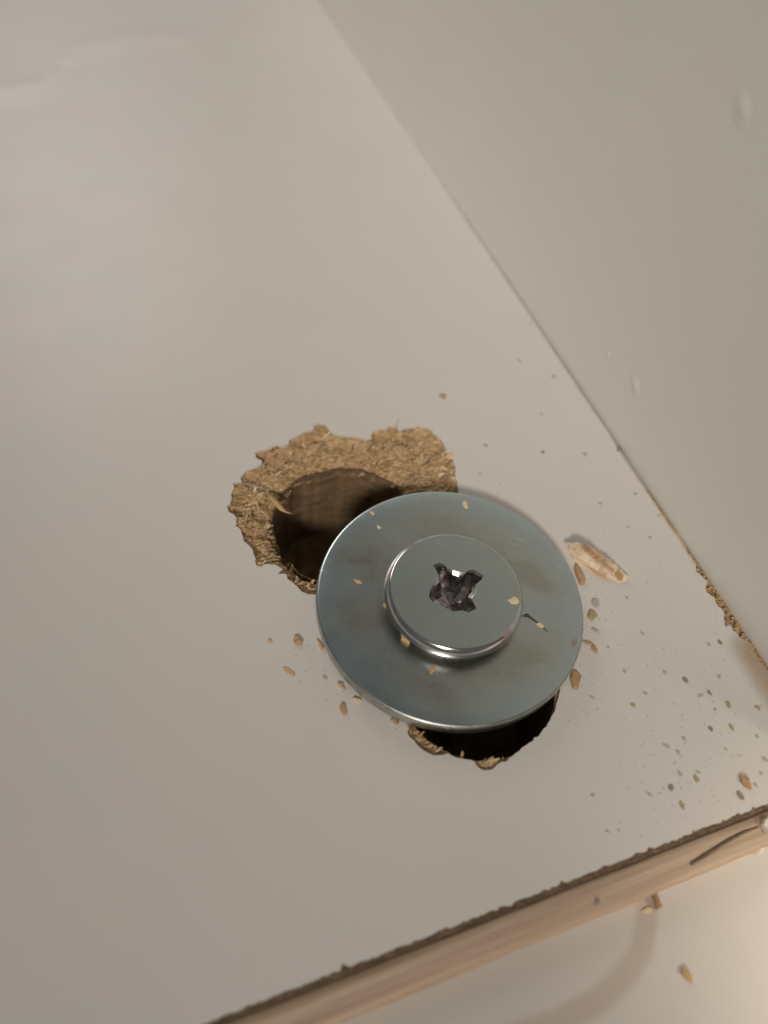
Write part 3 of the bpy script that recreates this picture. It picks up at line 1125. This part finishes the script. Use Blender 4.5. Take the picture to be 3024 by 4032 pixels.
# dark specks: px, py, length, width, angle, tone, height
SPK = [(2617, 2646, 28, 15, 35, 'g'), (2698, 2676, 30, 18, 38, 'd'), (2791, 2727, 34, 18, 42, 'd'), (2756, 2739, 30, 18, -20, 'g'), (2868, 2776, 46, 22, 58, 'o'),
       (2541, 2730, 26, 13, 30, 'g'), (2800, 2871, 34, 20, 60, 'd'), (2880, 2863, 42, 18, 58, 'o'), (2693, 2908, 32, 15, 33, 'g'), (2624, 2937, 50, 16, 24, 'g'),
       (2670, 2961, 36, 22, 60, 'g'), (2858, 2950, 22, 16, 45, 'g'), (2677, 3043, 38, 18, 52, 'g'), (2742, 3066, 38, 22, 55, 'o'), (2749, 3040, 24, 16, 30, 'g'),
       (2642, 3100, 40, 22, 55, 'd'), (2686, 3173, 42, 22, 62, 'o'), (2974, 3090, 26, 14, 40, 'g'), (2914, 3130, 46, 24, 58, 'd'), (3012, 2990, 44, 22, 45, 'g'),
       (2981, 2899, 22, 13, 40, 'g'), (2557, 3126, 42, 12, 36, 'g'), (2831, 2665, 28, 18, 55, 'g'), (2816, 2793, 20, 14, 70, 'g'), (2982, 2787, 26, 14, 30, 'o'),
       (2997, 3045, 22, 16, 20, 'g'), (2559, 2115, 22, 14, 40, 'g'), (2469, 2353, 24, 12, 40, 'g'), (2531, 2496, 32, 10, 40, 'g'), (2395, 2548, 20, 11, 30, 'g'),
       (2459, 2643, 22, 14, 50, 'g'), (2492, 2777, 24, 16, 30, 'o'), (2331, 2746, 32, 10, 32, 'g'), (2836, 2530, 28, 15, 50, 'd'), (2791, 2537, 20, 12, 40, 'g'),
       (2862, 2457, 26, 22, 70, 'd'), (2333, 3131, 26, 14, 20, 'g'), (2390, 3272, 32, 11, 36, 'g'), (2436, 3268, 14, 10, 30, 'g'), (2090, 1271, 18, 12, 10, 'g'), (2181, 1483, 22, 16, 30, 'g'),
       (2132, 1630, 18, 11, 20, 'g'), (2137, 1780, 18, 13, 20, 'd'), (2305, 1789, 28, 14, 25, 'g'), (2438, 1769, 34, 24, 25, 'd'), (1914, 1755, 26, 16, 25, 'g'), (2364, 1983, 24, 12, 20, 'g'),
       (2503, 1944, 18, 12, 20, 'g'), (2476, 2078, 18, 10, 40, 'g'), (2045, 1420, 26, 16, 40, 'g'), (1890, 1866, 16, 10, 25, 'g'), (2594, 2031, 16, 12, 30, 'g')]
mt = {'g': M_GREY, 'd': M_DARK, 'o': M_OLIVE}
SPECIAL = {(2438, 1769): 'largest dark speck beside the seam, above the raw chipped patch',
           (2862, 2457): 'round dark speck touching the raw chipped patch at the seam',
           (2624, 2937): 'longest thin grey speck on the panel right of the lower hole',
           (2557, 3126): 'long thin grey streak above the front edge',
           (2045, 1420): 'grey flake standing in for the shaded side of the small dent',  # grey colour stands in for the dent's shade
           (2137, 1780): 'dark round dot on the bare panel between the torn hole and the seam'}
ORD = ['nearest'] + [w + ' nearest' for w in ('second third fourth fifth sixth seventh eighth ninth tenth eleventh twelfth thirteenth fourteenth fifteenth '
                                             'sixteenth seventeenth eighteenth nineteenth twentieth').split()]
TONE = {'g': 'faint grey', 'd': 'dark', 'o': 'olive brown'}


def region(px, py):
    if py < 2050:
        return 'upper', 'specks up the panel between the torn hole and the seam', '{t} speck by the upper seam, {o} to the washer'
    if py < 2620:
        return 'side', 'specks between the washer and the seam', '{t} speck level with the washer, {o} to the seam'
    if px < 2500:
        return 'hole', 'specks right of the lower hole', '{t} speck right of the lower hole, {o} to the hole'
    return 'corner', 'specks in the corner of the white panel', '{t} speck in the crowded front corner, {o} to the wood edging'


order = {}
for q in SPK:
    if q[:2] not in SPECIAL:
        order.setdefault((region(*q[:2])[0], q[5]), []).append(q[:2])


def reach(reg, q):
    p = at(*q)
    return {'upper': np.hypot(p[0], p[1]), 'side': -p[0], 'hole': np.hypot(*(p[:2] - BORE_B)), 'corner': p[1]}[reg]


for (px, py, L, w, a, c) in SPK:
    reg, grp, txt = region(px, py)
    lab = SPECIAL.get((px, py))
    if lab is None:
        k = sorted(order[reg, c], key=lambda q: reach(reg, q)).index((px, py))
        lab = txt.format(t=TONE[c], o=ORD[k])
    flake('dust_speck', px, py, L * .92, w * .88, a, Z0, .05 if c == 'g' else .10, mt[c], lab, 'dirt speck', grp)
flake('dust_speck', 2934, 3078, 66, 32, 58, Z0, .35, M_ORANGE, 'biggest speck near the front edge, dark with an orange end', 'dirt speck', 'specks in the corner of the white panel')
V, Fc = [], []
for (px, py, sx, sy, cnt) in ((2760, 2900, 170, 190, 190), (2330, 2480, 60, 190, 90), (2450, 1850, 120, 170, 60), (1290, 2650, 110, 120, 50), (2700, 2450, 160, 160, 60), (2120, 1680, 160, 150, 30)):
    for _ in range(cnt):
        q = at(px + rng.normal(0, sx), py + rng.normal(0, sy), 0.0)
        if q[0] > XW - 0.4 or q[1] < Y0 + 0.3 or inside(torn, q[None, :2])[0] or inside(holeb, q[None, :2])[0] or np.hypot(q[0], q[1]) < RW + .05:
            continue
        a0, rr, el = rng.uniform(0, 6.28), rng.uniform(.025, .075), rng.uniform(1, 2.6)
        b = len(V)
        for k in range(4):
            t = a0 + k * 1.57
            u_, w_ = rr * el * math.cos(k * 1.57), rr * math.sin(k * 1.57)
            V.append((q[0] + u_ * math.cos(a0) - w_ * math.sin(a0), q[1] + u_ * math.sin(a0) + w_ * math.cos(a0), 0.003))
        V.append((q[0], q[1], rr * 0.8))
        Fc += [(b + k, b + (k + 1) % 4, b + 4) for k in range(4)]
V2, F2 = V, Fc
V, Fc = [], []
ya, yb = at(2560, 1920)[1], at(3024, 2600)[1]
for _ in range(420):
    t_ = rng.random() ** .75
    q = (XW - abs(rng.normal(0, .16 + .25 * t_)) - .03, ya + (yb - 2.0 - ya) * t_)
    a0, rr, el = rng.uniform(0, 6.28), rng.uniform(.04, .13), rng.uniform(1, 2.2)
    b = len(V)
    for k in range(4):
        u_, w_ = rr * el * math.cos(k * 1.57), rr * math.sin(k * 1.57)
        V.append((min(XW - .01, q[0] + u_ * math.cos(a0) - w_ * math.sin(a0)), q[1] + u_ * math.sin(a0) + w_ * math.cos(a0), -.12))
    V.append((q[0], q[1], rr * rng.uniform(.6, 1.2)))
    Fc += [(b + k, b + (k + 1) % 4, b + 4) for k in range(4)]
sd_ = mesh_obj('seam_sawdust', V, Fc, flat_mat('seam_sawdust', (0.60, 0.44, 0.25)))
tag(sd_, 'tan sawdust packed along the seam between the drilled panel and the side panel', 'sawdust', None, 'stuff')
V, Fc = V2, F2
dust = mesh_obj('sawdust', V, Fc, flat_mat('sawdust', (0.56, 0.49, 0.39)))
tag(dust, 'faint fine sawdust scattered over the white panel round the washer', 'sawdust', None, 'stuff')
flake('dent_lit_side', 2068, 1448, 34, 18, 20, 0.0, .14, M_LAM, 'small white lump near the seam, standing in for the lit side of a dent', 'dent')  # raised flake added for the lit side of a dent

# whitish glue lumps at the front right corner
GG = 'glue lumps by the end of the wood edging'
flake('glue_lump', 2975, 3345, 70, 42, 60, ZL + .2, .9, M_GLUE, 'larger translucent white glue lump at the right end of the wood edging', 'glue lump', GG)
flake('glue_lump', 2918, 3350, 46, 28, 70, ZL + .1, .6, M_GLUE, 'smaller pale glue lump left of the larger one', 'glue lump', GG)
flake('glue_lump', 3012, 3250, 50, 60, 30, -.5, .5, M_GLUE, 'bright white glue blob on top of the wood edging', 'glue lump', GG)
